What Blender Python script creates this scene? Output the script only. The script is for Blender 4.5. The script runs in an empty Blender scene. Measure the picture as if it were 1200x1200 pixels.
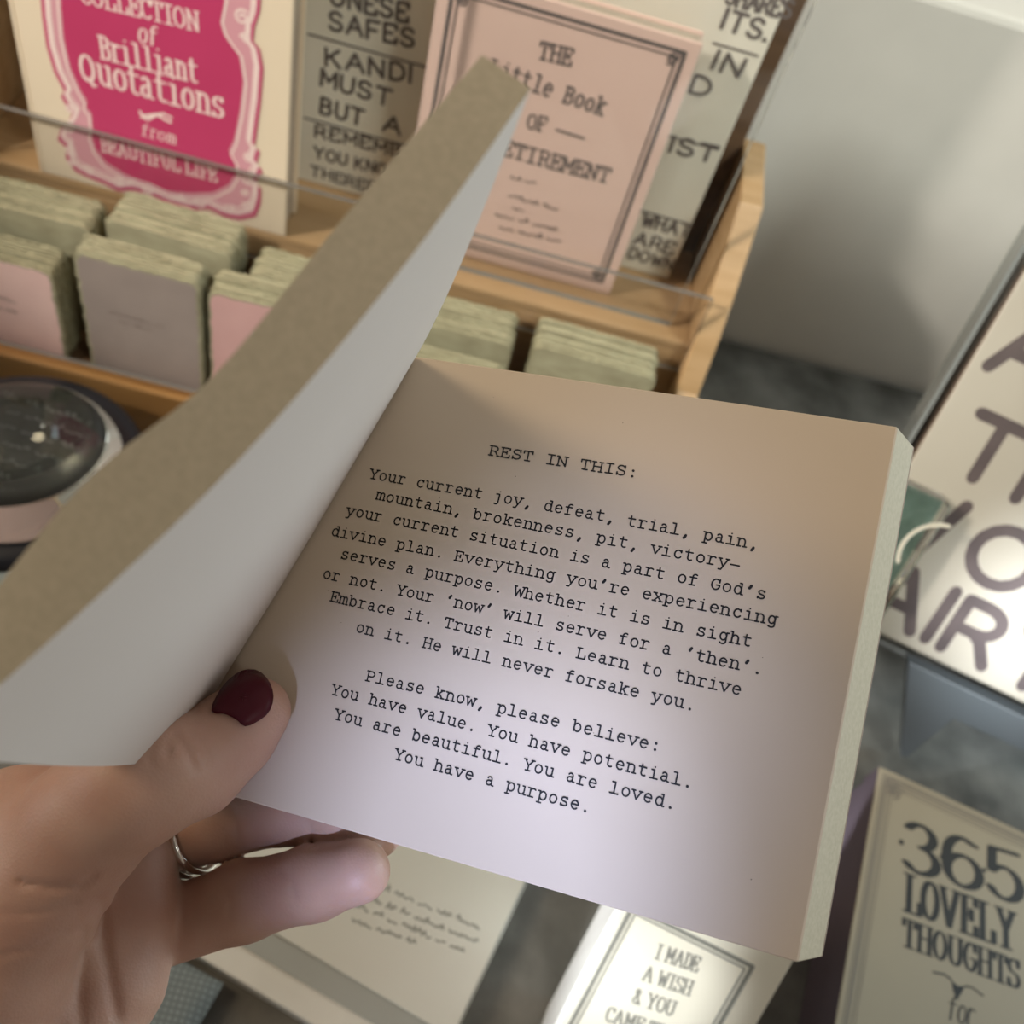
import bpy, bmesh, math, random
import numpy as np
from mathutils import Vector, Matrix

# ------------------------------------------------------------------ camera
F = 1200.0                       # focal length in pixels of the 1200 px frame
CAMZ = 0.45                      # eye height above the table top (metres)
_D = np.array([-310, 870, 1200.0]); _D /= np.linalg.norm(_D)
_Z = -_D
_X = np.array([1, .2515, .076]); _X -= _Z * (_X @ _Z); _X /= np.linalg.norm(_X)
_Y = np.cross(_Z, _X)
R = np.stack([_X, _Y, _Z])       # camera axes (right, down, forward) -> world
EYE = np.array([0, 0, CAMZ])
scene = bpy.context.scene
C = scene.collection
cam_d = bpy.data.cameras.new('camera')
cam = bpy.data.objects.new('camera', cam_d); C.objects.link(cam)
r_, d_, f_ = R[:, 0], R[:, 1], R[:, 2]
cam.matrix_world = Matrix(((r_[0], -d_[0], -f_[0], 0), (r_[1], -d_[1], -f_[1], 0),
                           (r_[2], -d_[2], -f_[2], CAMZ), (0, 0, 0, 1)))
cam_d.sensor_width = 36; cam_d.lens = 36; cam_d.clip_start = 0.01
cam_d.dof.use_dof = True; cam_d.dof.focus_distance = 0.217; cam_d.dof.aperture_fstop = 17
scene.camera = cam

# ------------------------------------------------------------------ world, lights, exposure
W = bpy.data.worlds.new('room_light'); scene.world = W; W.use_nodes = True
bg = W.node_tree.nodes['Background']
bg.inputs[0].default_value = (1.0, .83, .69, 1)
_n = W.node_tree.nodes; _l = W.node_tree.links
_tc = _n.new('ShaderNodeTexCoord'); _dp = _n.new('ShaderNodeVectorMath'); _dp.operation = 'DOT_PRODUCT'
_dp.inputs[1].default_value = (-.30, -.62, .73)       # the room is dim behind the reader, who stands there
_mr = _n.new('ShaderNodeMapRange'); _mr.interpolation_type = 'SMOOTHSTEP'
_mr.inputs['From Min'].default_value = .15; _mr.inputs['From Max'].default_value = .95
_mr.inputs['To Min'].default_value = .44; _mr.inputs['To Max'].default_value = .09
_l.new(_tc.outputs['Generated'], _dp.inputs[0]); _l.new(_dp.outputs['Value'], _mr.inputs['Value']); _l.new(_mr.outputs['Result'], bg.inputs[1])
vs = scene.view_settings
vs.view_transform = 'Standard'; vs.look = 'None'; vs.gamma = 1; vs.use_curve_mapping = False
vs.exposure = 0.0
scene.cycles.use_denoising = True
scene.cycles.max_bounces = 10; scene.cycles.transparent_max_bounces = 16

def cw(x, y, z):                  # camera-axis millimetres -> world point
    return EYE + R @ (np.array([x, y, z]) * 1e-3)
def ray(p):
    return R @ np.array([(p[0] - 600) / F, (p[1] - 600) / F, 1.0])
def onz(p, z):
    d = ray(p); return EYE + d * ((z - CAMZ) / d[2])
def ony(p, y):
    d = ray(p); return EYE + d * (y / d[1])
def onx(p, x):
    d = ray(p); return EYE + d * (x / d[0])

def look(o, target):
    v = Vector(target) - o.location
    o.rotation_euler = v.to_track_quat('-Z', 'Y').to_euler()
def area(name, loc, target, sx, sy, power, col):
    l = bpy.data.lights.new(name, 'AREA'); l.shape = 'RECTANGLE'; l.size = sx; l.size_y = sy
    l.energy = power; l.color = col
    o = bpy.data.objects.new(name, l); C.objects.link(o); o.location = loc; look(o, target); return o
def spot(name, loc, target, power, col, angle, blend, rad):
    l = bpy.data.lights.new(name, 'SPOT'); l.energy = power; l.color = col
    l.spot_size = angle; l.spot_blend = blend; l.shadow_soft_size = rad
    o = bpy.data.objects.new(name, l); C.objects.link(o); o.location = loc; look(o, target); return o

def beam(name, px, r_px, direction, dist, power, col, blend, rad):
    # added narrow spot whose cone shapes the pool of daylight on the open page
    dep = 219; c = cw((px[0] - 600) / F * dep, (px[1] - 600) / F * dep, dep)
    L = R @ (np.array(direction) / np.linalg.norm(direction))
    spot(name, c - L * dist, c, power, col, 2 * math.atan(r_px / F * dep * 1e-3 / dist), blend, rad)
beam('daylight_pool_spot', (556, 1003), 240, (.05, -.35, 1), 1.3, 104.0, (.52, .62, 1.0), .22, .02)
beam('daylight_pool_soft', (700, 835), 190, (.05, -.35, 1), 1.3, 80.0, (.56, .66, 1.0), .8, .03)
beam('daylight_pool_edge', (765, 690), 150, (.05, -.35, 1), 1.3, 54.0, (.63, .70, 1.0), .9, .03)
area('window_right', (1.2, .55, .55), (0, .1, .28), .6, .6, 10.0, (.72, .92, 1.0))
area('left_fill', (-1.3, -.1, .5), (-.1, .1, .2), .5, .5, 2.5, (.70, .86, 1.0))  # cool fill added to lift the thumb side of the hand
area('warm_lamp', (-1.0, .24, 1.12), (0, .15, .27), .35, .35, 6.6, (1.0, .79, .54))
spot('rack_fill', (-.82, -.12, .85), (0, .42, .15), 58.0, (1.0, .94, .87), math.radians(25), .5, .05)  # added fill spot that brightens the rack and misses the open book
spot('wall_fill', (.75, -.32, 1.25), (.20, .52, .22), 84.0, (.94, 1.0, .96), math.radians(31), .9, .24)  # added fill spot that brightens the wall beside the rack
spot('sign_fill', (.25, -.55, 1.1), tuple(onz((1178, 730), .06)), 280.0, (.84, .91, 1.0), math.radians(5), .9, .03)  # spot added to brighten the lower part of the word sign
spot('wish_fill', (-.8, -.28, .30), tuple(EYE + ray((690, 1120)) * .385), 145.0, (.88, .93, 1.0), math.radians(6), .8, .04)  # added low spot that lights the wish block's front and left side

# ------------------------------------------------------------------ materials
MATS = {}
def mat(name, col, rough=.6, noise=None, scale=40, bump=0, metal=0, coat=0, trans=0, ior=1.45, sss=0, spec=.5, stretch=(1, 1, 1), detail=6):
    if name in MATS: return MATS[name]
    m = bpy.data.materials.new(name); m.use_nodes = True
    nt = m.node_tree; b = nt.nodes['Principled BSDF']
    b.inputs['Base Color'].default_value = (*col, 1); b.inputs['Roughness'].default_value = rough
    b.inputs['Metallic'].default_value = metal; b.inputs['Coat Weight'].default_value = coat
    b.inputs['Transmission Weight'].default_value = trans; b.inputs['IOR'].default_value = ior
    b.inputs['Specular IOR Level'].default_value = spec
    if sss:
        b.inputs['Subsurface Weight'].default_value = sss
        b.inputs['Subsurface Radius'].default_value = (.006, .002, .001); b.inputs['Subsurface Scale'].default_value = 1.0
    if noise is not None or bump:
        tc = nt.nodes.new('ShaderNodeTexCoord'); mp = nt.nodes.new('ShaderNodeMapping')
        mp.inputs['Scale'].default_value = stretch
        nt.links.new(tc.outputs['Object'], mp.inputs['Vector'])
        n = nt.nodes.new('ShaderNodeTexNoise'); n.inputs['Scale'].default_value = scale; n.inputs['Detail'].default_value = detail
        nt.links.new(mp.outputs['Vector'], n.inputs['Vector'])
        if noise is not None:
            cr = nt.nodes.new('ShaderNodeValToRGB')
            cr.color_ramp.elements[0].position = .32; cr.color_ramp.elements[1].position = .68
            cr.color_ramp.elements[0].color = (*noise, 1); cr.color_ramp.elements[1].color = (*col, 1)
            nt.links.new(n.outputs['Fac'], cr.inputs['Fac']); nt.links.new(cr.outputs['Color'], b.inputs['Base Color'])
        if bump:
            bp = nt.nodes.new('ShaderNodeBump'); bp.inputs['Strength'].default_value = bump; bp.inputs['Distance'].default_value = .001
            nt.links.new(n.outputs['Fac'], bp.inputs['Height']); nt.links.new(bp.outputs['Normal'], b.inputs['Normal'])
    MATS[name] = m; return m

def clear_mat(name, tint, gloss_rough=.03, extra=.0, trans=.97):
    # clear plastic: see-through with a Fresnel sheen
    if name in MATS: return MATS[name]
    m = bpy.data.materials.new(name); m.use_nodes = True; nt = m.node_tree; nt.nodes.clear()
    out = nt.nodes.new('ShaderNodeOutputMaterial'); mx = nt.nodes.new('ShaderNodeMixShader')
    tr = nt.nodes.new('ShaderNodeBsdfTransparent'); tr.inputs[0].default_value = (*[t * trans for t in tint], 1)
    gl = nt.nodes.new('ShaderNodeBsdfGlossy'); gl.inputs['Roughness'].default_value = gloss_rough
    fr = nt.nodes.new('ShaderNodeLayerWeight'); fr.inputs[0].default_value = .5
    pw = nt.nodes.new('ShaderNodeMath'); pw.operation = 'POWER'; pw.inputs[1].default_value = 5
    ad = nt.nodes.new('ShaderNodeMath'); ad.operation = 'ADD'; ad.inputs[1].default_value = .03; ad.use_clamp = True
    nt.links.new(fr.outputs['Facing'], pw.inputs[0]); nt.links.new(pw.outputs[0], ad.inputs[0]); nt.links.new(ad.outputs[0], mx.inputs[0])
    nt.links.new(tr.outputs[0], mx.inputs[1]); nt.links.new(gl.outputs[0], mx.inputs[2])
    nt.links.new(mx.outputs[0], out.inputs[0])
    MATS[name] = m; return m

def M(n): return MATS[n]
mat('paper_page', (.57, .47, .36), .62, (.535, .435, .325), 9, .10)
mat('paper_page_left', (.58, .53, .485), .7, (.55, .50, .46), 9, .05)  # same paper as paper_page; their difference in light is put into the colours
mat('paper_edge', (.49, .435, .32), .7, (.43, .38, .275), 900, .1, stretch=(1, 1, 1))
mat('cover_stock', (.35, .27, .22), .6)
mat('ink', (.012, .011, .012), .6)
mat('skin', (.48, .305, .23), .5, (.42, .24, .18), 55, .10, sss=.18, detail=8)
mat('nail_polish', (.060, .002, .009), .34, spec=.3)
mat('silver', (.80, .77, .70), .16, metal=1)
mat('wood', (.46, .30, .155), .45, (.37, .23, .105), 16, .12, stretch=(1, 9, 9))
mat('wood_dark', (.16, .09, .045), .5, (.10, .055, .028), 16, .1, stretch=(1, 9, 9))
mat('wood_orange', (.42, .22, .07), .45, (.33, .16, .045), 16, .1, stretch=(1, 9, 9))
mat('deckle', (.38, .355, .225), .8, (.265, .24, .145), 160, .4, stretch=(.4, 3, 1))
mat('card_pink', (.72, .50, .44), .7, (.68, .46, .41), 60)
mat('card_rose', (.60, .36, .33), .7, (.56, .33, .30), 60)
mat('card_grey', (.30, .245, .21), .7, (.27, .22, .19), 50)
mat('cream_cover', (.74, .62, .45), .5, (.71, .59, .42), 12)
mat('cream_side', (.42, .35, .27), .6, (.36, .30, .23), 200)
mat('magenta', (.50, .045, .13), .45, (.46, .04, .115), 25)
mat('magenta_print', (.52, .09, .17), .5)
mat('pale_print', (.80, .62, .56), .5)
mat('mauve_print', (.62, .30, .33), .5)
mat('pink_cover', (.70, .50, .41), .5, (.67, .475, .385), 14)
mat('grey_print', (.12, .10, .09), .6)
mat('faint_print', (.26, .20, .17), .6)
mat('board_white', (.72, .68, .56), .35, (.66, .62, .50), 20, coat=.3)
mat('board_edge', (.14, .09, .06), .4, coat=.4)
mat('plaster', (.66, .63, .56), .8, (.60, .575, .51), 14, .5)
mat('sill_paint', (.42, .46, .48), .5)
mat('table_top', (.19, .185, .165), .55, (.05, .048, .04), 26, .25)
mat('acrylic_glint', (.36, .38, .36), .12, metal=.5, coat=.5)  # glint of clear acrylic edges, put into the colour
mat('acrylic_edge', (.13, .12, .105), .12, coat=.8)
clear_mat('acrylic', (1, 1, 1))
mat('black_lacquer', (.010, .011, .015), .4)
mat('dark_photo', (.03, .034, .033), .6, (.012, .014, .013), 70)
mat('photo_print', (.11, .115, .11), .6)
mat('glass_back', (.20, .27, .235), .5, (.13, .18, .155), 120)
mat('glass', (.92, .98, .94), .02, trans=1, ior=1.48)
mat('sign_face', (.42, .385, .315), .4, (.38, .34, .27), 10, .15, coat=.25)
mat('sign_letter', (.10, .075, .07), .5, (.07, .052, .05), 60)
mat('stand_grey', (.10, .11, .115), .5, (.085, .098, .103), 15)
mat('box_cream', (.36, .315, .22), .5, (.34, .295, .21), 10)
mat('box_side', (.11, .085, .10), .5, (.09, .07, .085), 10)
mat('box_print', (.02, .02, .018), .6)
mat('box_line', (.20, .175, .14), .6)
mat('plaque_face', (.56, .55, .48), .5, (.53, .52, .45), 12)
mat('plaque_band', (.33, .335, .30), .5, (.30, .305, .27), 14)
mat('plaque_rim', (.68, .66, .59), .5, (.58, .56, .49), 20)
mat('print_soft', (.24, .24, .21), .6)
mat('ceramic', (.82, .80, .74), .12, (.74, .72, .66), 90, .05, coat=.6, stretch=(1, 1, .06))
mat('wish_face', (.80, .76, .62), .25, (.76, .71, .56), 14, coat=.6)
mat('wish_plate', (.62, .55, .43), .35, coat=.4)
mat('wish_print', (.22, .215, .18), .5)
mat('yellow_card', (.55, .47, .20), .6, (.5, .42, .17), 20)
mat('pale_card', (.60, .62, .54), .6, (.57, .59, .51), 20)
mat('floor_grey', (.25, .22, .19), .7, (.2, .18, .15), 6)
def skin_detail():
    nt = MATS['skin'].node_tree; b = nt.nodes['Principled BSDF']; old = b.inputs['Normal'].links[0].from_node
    tc = nt.nodes.new('ShaderNodeTexCoord'); vo = nt.nodes.new('ShaderNodeTexVoronoi'); vo.inputs['Scale'].default_value = 1500
    nt.links.new(tc.outputs['Object'], vo.inputs['Vector'])
    bp = nt.nodes.new('ShaderNodeBump'); bp.inputs['Strength'].default_value = .16; bp.inputs['Distance'].default_value = .0004
    nt.links.new(vo.outputs['Distance'], bp.inputs['Height']); nt.links.new(old.outputs['Normal'], bp.inputs['Normal'])
    nt.links.new(bp.outputs['Normal'], b.inputs['Normal'])
skin_detail()
# woven grey-green check cloth
def check_mat():
    m = bpy.data.materials.new('check_cloth'); m.use_nodes = True; nt = m.node_tree; b = nt.nodes['Principled BSDF']
    tc = nt.nodes.new('ShaderNodeTexCoord'); ck = nt.nodes.new('ShaderNodeTexBrick')
    ck.inputs['Color1'].default_value = (.20, .235, .23, 1); ck.inputs['Color2'].default_value = (.23, .265, .26, 1)
    ck.inputs['Mortar'].default_value = (.145, .17, .17, 1); ck.inputs['Scale'].default_value = 420
    ck.offset = 0; ck.inputs['Brick Width'].default_value = 1; ck.inputs['Row Height'].default_value = 1; ck.inputs['Mortar Size'].default_value = .22
    nt.links.new(tc.outputs['Object'], ck.inputs['Vector']); nt.links.new(ck.outputs['Color'], b.inputs['Base Color'])
    b.inputs['Roughness'].default_value = .85; MATS['check_cloth'] = m
check_mat()

# ------------------------------------------------------------------ object helpers
def tag(o, label, cat, group=None, kind=None):
    o['label'] = label; o['category'] = cat
    if group: o['group'] = group
    if kind: o['kind'] = kind
    return o
def empty(name, loc, label, cat, group=None, rot=None):
    o = bpy.data.objects.new(name, None); C.objects.link(o); o.empty_display_size = .02
    o.location = loc
    if rot: o.rotation_euler = rot
    bpy.context.view_layer.update()
    return tag(o, label, cat, group)
def mesh_obj(name, verts, faces, mats, parent=None, fmat=None, smooth=False, origin=None, bevel=0, seg=2):
    """verts in world coordinates; the object's own origin goes to its middle (or to `origin`)."""
    v = np.array([list(map(float, p)) for p in verts])
    o0 = np.array(origin, float) if origin is not None else v.mean(0)
    me = bpy.data.meshes.new(name)
    me.from_pydata([tuple(p) for p in (v - o0)], [], [tuple(int(i) for i in f) for f in faces])
    if not isinstance(mats, (list, tuple)): mats = [mats]
    for m in mats: me.materials.append(MATS[m] if isinstance(m, str) else m)
    if fmat is not None:
        me.polygons.foreach_set('material_index', list(fmat))
    if smooth: me.polygons.foreach_set('use_smooth', [True] * len(me.polygons))
    me.update()
    o = bpy.data.objects.new(name, me); C.objects.link(o); o.location = Vector(o0)
    if parent is not None:
        bpy.context.view_layer.update()
        o.parent = parent
        o.matrix_parent_inverse = parent.matrix_world.inverted()
    if bevel:
        b = o.modifiers.new('bevel', 'BEVEL'); b.width = bevel; b.segments = seg; b.limit_method = 'ANGLE'; b.angle_limit = .6
    return o
BOXF = [(0, 3, 2, 1), (4, 5, 6, 7), (0, 1, 5, 4), (1, 2, 6, 5), (2, 3, 7, 6), (3, 0, 4, 7)]
def obox(O, U, V, N, a0, a1, b0, b1, c0, c1):
    O, U, V, N = map(np.array, (O, U, V, N)); out = []
    for c in (c0, c1):
        for (a, b) in ((a0, b0), (a1, b0), (a1, b1), (a0, b1)):
            out.append(O + U * a + V * b + N * c)
    return out, BOXF
WX, WY, WZ = np.array([1., 0, 0]), np.array([0, 1., 0]), np.array([0, 0, 1.])
def box(name, x0, x1, y0, y1, z0, z1, m, parent=None, bevel=.0008, fmat=None):
    v, f = obox((0, 0, 0), WX, WY, WZ, x0, x1, y0, y1, z0, z1)
    return mesh_obj(name, v, f, m, parent, bevel=bevel, fmat=fmat)
def prism(name, poly, off, m, parent=None, bevel=.0006, fmat=None, smooth=False):
    n = len(poly); off = np.array(off)
    v = [np.array(p) for p in poly] + [np.array(p) + off for p in poly]
    f = [tuple(range(n)), tuple(range(2 * n - 1, n - 1, -1))] + [(i, i + n, (i + 1) % n + n, (i + 1) % n) for i in range(n)]
    return mesh_obj(name, v, f, m, parent, bevel=bevel, fmat=fmat, smooth=smooth)
class Plane:
    """a flat printed face: origin, right, up, outward normal"""
    def __init__(s, O, U, V):
        s.O = np.array(O, float); s.U = np.array(U, float) / np.linalg.norm(U)
        V = np.array(V, float); V = V - s.U * (V @ s.U); s.V = V / np.linalg.norm(V); s.N = np.cross(s.U, s.V)
    def hit(s, p):
        d = ray(p); t = ((s.O - EYE) @ s.N) / (d @ s.N); w = EYE + d * t - s.O
        return np.array([w @ s.U, w @ s.V])
    def at(s, a, b, h=0): return s.O + s.U * a + s.V * b + s.N * h

# ------------------------------------------------------------------ stroke lettering (slab serif, one pen)
def E(cx, cy, rx, ry, a0, a1, n=10):
    return [(cx + rx * math.cos(math.radians(a0 + (a1 - a0) * i / n)), cy + ry * math.sin(math.radians(a0 + (a1 - a0) * i / n))) for i in range(n + 1)]
def OV(cx, cy, rx, ry): return E(cx, cy, rx, ry, 0, 360, 16)
X = .74; K = .95
G = {  # glyph: (main strokes, serif strokes)
 'a': ([E(.45, .55, .2, .19, 155, 0, 6) + [(.65, .12), (.7, .02), (.86, 0)], E(.42, .21, .23, .21, 65, 360, 12) + [(.65, .4), (.5, .42)]], []),
 'b': ([[(.24, 1), (.24, 0)], OV(.53, .37, .29, .37)], [[(.08, 1), (.24, 1)]]),
 'c': ([E(.52, .37, .31, .37, 35, 325, 12)], [[(.77, .74), (.77, .56)]]),
 'd': ([[(.76, 1), (.76, 0)], OV(.47, .37, .29, .37)], [[(.58, 1), (.76, 1)], [(.76, 0), (.92, 0)]]),
 'e': ([[(.2, .4), (.8, .4)] + E(.5, .37, .31, .37, 5, 315, 12)], []),
 'f': ([E(.64, .78, .22, .22, 50, 180, 6) + [(.42, 0)], [(.18, .7), (.76, .7)]], [[(.2, 0), (.68, 0)]]),
 'g': ([OV(.46, .4, .27, .34), [(.73, .74), (.73, -.08)] + E(.46, -.08, .27, .2, 0, -150, 7)], [[(.73, .74), (.92, .74)]]),
 'h': ([[(.22, 1), (.22, 0)], [(.22, .5)] + E(.49, .46, .27, .28, 160, 0, 7) + [(.76, 0)]], [[(.05, 1), (.22, 1)], [(.06, 0), (.4, 0)], [(.6, 0), (.93, 0)]]),
 'i': ([[(.5, X), (.5, 0)], [(.5, 1.0), (.505, 1.0)]], [[(.25, X), (.5, X)], [(.16, 0), (.84, 0)]]),
 'j': ([[(.58, X), (.58, -.08)] + E(.36, -.08, .22, .2, 0, -130, 6), [(.58, 1.0), (.585, 1.0)]], [[(.28, X), (.58, X)]]),
 'k': ([[(.24, 1), (.24, 0)], [(.72, X), (.26, .3)], [(.42, .43), (.76, 0)]], [[(.08, 1), (.24, 1)], [(.08, 0), (.4, 0)], [(.56, X), (.88, X)], [(.62, 0), (.92, 0)]]),
 'l': ([[(.5, 1), (.5, 0)]], [[(.22, 1), (.5, 1)], [(.14, 0), (.86, 0)]]),
 'm': ([[(.14, X), (.14, 0)], [(.14, .52)] + E(.32, .5, .18, .24, 150, 0, 6) + [(.5, 0)], [(.5, .52)] + E(.68, .5, .18, .24, 150, 0, 6) + [(.86, 0)]], [[(.02, X), (.14, X)], [(.03, 0), (.26, 0)], [(.42, 0), (.62, 0)], [(.78, 0), (.98, 0)]]),
 'n': ([[(.22, X), (.22, 0)], [(.22, .5)] + E(.49, .46, .27, .28, 160, 0, 7) + [(.76, 0)]], [[(.05, X), (.22, X)], [(.06, 0), (.4, 0)], [(.6, 0), (.93, 0)]]),
 'o': ([OV(.5, .37, .31, .37)], []),
 'p': ([[(.24, X), (.24, -.28)], OV(.53, .37, .29, .37)], [[(.06, X), (.24, X)], [(.07, -.28), (.46, -.28)]]),
 'q': ([[(.76, X), (.76, -.28)], OV(.47, .37, .29, .37)], [[(.76, X), (.94, X)], [(.54, -.28), (.93, -.28)]]),
 'r': ([[(.34, X), (.34, 0)], [(.34, .42)] + E(.62, .44, .28, .3, 165, 50, 6)], [[(.12, X), (.34, X)], [(.12, 0), (.66, 0)]]),
 's': ([E(.5, .555, .25, .185, 25, 265, 8) + E(.5, .185, .28, .185, 85, -155, 8)], [[(.74, .74), (.74, .6)], [(.22, .0), (.22, .15)]]),
 't': ([[(.4, .97), (.4, .2)] + E(.62, .2, .22, .2, 185, 310, 6), [(.16, .72), (.78, .72)]], []),
 'u': ([[(.22, X), (.22, .28)] + E(.49, .28, .27, .28, 180, 350, 7), [(.76, X), (.76, 0)]], [[(.06, X), (.22, X)], [(.58, X), (.76, X)], [(.76, 0), (.94, 0)]]),
 'v': ([[(.14, X), (.5, 0), (.86, X)]], [[(.02, X), (.32, X)], [(.68, X), (.98, X)]]),
 'w': ([[(.1, X), (.28, 0), (.5, .58), (.72, 0), (.9, X)]], [[(0, X), (.26, X)], [(.74, X), (1, X)]]),
 'x': ([[(.16, X), (.84, 0)], [(.84, X), (.16, 0)]], [[(.05, X), (.36, X)], [(.64, X), (.95, X)], [(.04, 0), (.36, 0)], [(.64, 0), (.96, 0)]]),
 'y': ([[(.14, X), (.5, .02)], [(.86, X), (.36, -.28), (.14, -.28)]], [[(.02, X), (.32, X)], [(.68, X), (.98, X)]]),
 'z': ([[(.2, X), (.8, X), (.18, 0), (.84, 0)]], []),
 'A': ([[(.1, 0), (.5, K), (.9, 0)], [(.26, .34), (.74, .34)]], [[(0, 0), (.28, 0)], [(.72, 0), (1, 0)]]),
 'B': ([[(.22, K), (.22, 0), (.55, 0)] + E(.55, .26, .28, .26, -90, 90, 7) + [(.22, .52)], [(.22, K), (.52, K)] + E(.52, .735, .24, .215, 90, -90, 7)], [[(.08, K), (.22, K)], [(.08, 0), (.22, 0)]]),
 'C': ([E(.52, .475, .36, .475, 40, 320, 14)], [[(.82, .95), (.82, .68)]]),
 'D': ([[(.2, 0), (.2, K), (.44, K)] + E(.44, .475, .4, .475, 90, -90, 10) + [(.2, 0)]], [[(.06, K), (.2, K)], [(.06, 0), (.2, 0)]]),
 'E': ([[(.84, .74), (.84, K), (.22, K), (.22, 0), (.86, 0), (.86, .24)], [(.22, .5), (.6, .5)]], [[(.08, K), (.22, K)], [(.08, 0), (.22, 0)], [(.6, .36), (.6, .64)]]),
 'F': ([[(.84, K), (.22, K), (.22, 0)], [(.22, .48), (.68, .48)]], [[(.08, K), (.22, K)], [(.06, 0), (.46, 0)], [(.84, K), (.84, .72)]]),
 'G': ([E(.5, .475, .37, .475, 45, 330, 14) + [(.84, .42), (.54, .42)]], [[(.8, .95), (.8, .68)]]),
 'H': ([[(.18, K), (.18, 0)], [(.82, K), (.82, 0)], [(.18, .5), (.82, .5)]], [[(.04, K), (.36, K)], [(.64, K), (.96, K)], [(.04, 0), (.36, 0)], [(.64, 0), (.96, 0)]]),
 'I': ([[(.5, K), (.5, 0)]], [[(.2, K), (.8, K)], [(.2, 0), (.8, 0)]]),
 'K': ([[(.2, K), (.2, 0)], [(.8, K), (.22, .4)], [(.4, .56), (.84, 0)]], [[(.04, K), (.38, K)], [(.64, K), (.94, K)], [(.04, 0), (.38, 0)], [(.68, 0), (.98, 0)]]),
 'L': ([[(.26, K), (.26, 0), (.86, 0)]], [[(.06, K), (.5, K)], [(.08, 0), (.26, 0)], [(.86, 0), (.86, .3)]]),
 'M': ([[(.12, 0), (.12, K), (.5, .3), (.88, K), (.88, 0)]], [[(0, K), (.14, K)], [(.86, K), (1, K)], [(0, 0), (.28, 0)], [(.72, 0), (1, 0)]]),
 'N': ([[(.18, 0), (.18, K), (.82, 0), (.82, K)]], [[(.02, K), (.2, K)], [(.66, K), (.98, K)], [(.04, 0), (.36, 0)]]),
 'O': ([OV(.5, .475, .38, .475)], []),
 'P': ([[(.22, 0), (.22, K), (.54, K)] + E(.54, .7, .29, .25, 90, -90, 8) + [(.22, .45)]], [[(.06, K), (.22, K)], [(.06, 0), (.48, 0)]]),
 'Q': ([OV(.5, .475, .38, .475), [(.42, .12), (.62, .1), (.74, -.14), (.92, -.1)]], []),
 'R': ([[(.2, 0), (.2, K), (.52, K)] + E(.52, .7, .28, .25, 90, -90, 8) + [(.2, .45)], [(.5, .45), (.64, .36), (.86, 0)]], [[(.05, K), (.2, K)], [(.05, 0), (.42, 0)], [(.8, 0), (.98, 0)]]),
 'S': ([E(.5, .715, .3, .235, 20, 265, 9) + E(.5, .24, .33, .24, 85, -160, 9)], [[(.8, .95), (.8, .7)], [(.18, 0), (.18, .26)]]),
 'T': ([[(.5, K), (.5, 0)], [(.12, K), (.88, K)]], [[(.12, K), (.12, .72)], [(.88, K), (.88, .72)], [(.28, 0), (.72, 0)]]),
 'U': ([[(.18, K), (.18, .32)] + E(.5, .32, .32, .32, 180, 360, 9) + [(.82, K)]], [[(.04, K), (.36, K)], [(.64, K), (.96, K)]]),
 'V': ([[(.1, K), (.5, 0), (.9, K)]], [[(0, K), (.28, K)], [(.72, K), (1, K)]]),
 'W': ([[(.06, K), (.26, 0), (.5, .72), (.74, 0), (.94, K)]], [[(0, K), (.22, K)], [(.78, K), (1, K)]]),
 'Y': ([[(.12, K), (.5, .45), (.88, K)], [(.5, .45), (.5, 0)]], [[(0, K), (.28, K)], [(.72, K), (1, K)], [(.28, 0), (.72, 0)]]),
 '3': ([E(.48, .72, .27, .23, 150, -80, 9) + E(.48, .25, .32, .25, 85, -155, 9)], []),
 '6': ([[(.76, .86)] + E(.5, .5, .33, .45, 60, 180, 8) + E(.5, .3, .33, .3, 180, 540, 16)], []),
 '5': ([[(.78, K), (.28, K), (.24, .5)] + E(.48, .31, .32, .31, 125, -155, 12)], []),
 '.': ([[(.5, .05), (.505, .05)]], []), ',': ([[(.53, .06), (.5, -.02), (.4, -.2)]], []),
 ':': ([[(.5, .07), (.505, .07)], [(.5, .62), (.505, .62)]], []),
 "’": ([[(.54, .98), (.52, .9), (.42, .74)]], []), "‘": ([[(.46, .74), (.48, .82), (.58, .98)]], []),
 '-': ([[(.12, .34), (.88, .34)]], []), '·': ([[(.5, .45), (.505, .45)]], []),
 '&': ([[(.86, 0), (.3, .7)] + E(.44, .78, .17, .17, 210, -30, 7) + [(.28, .38)] + E(.4, .2, .24, .2, 150, 370, 8)], []),
}
BIG = ".,:·’‘"
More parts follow.
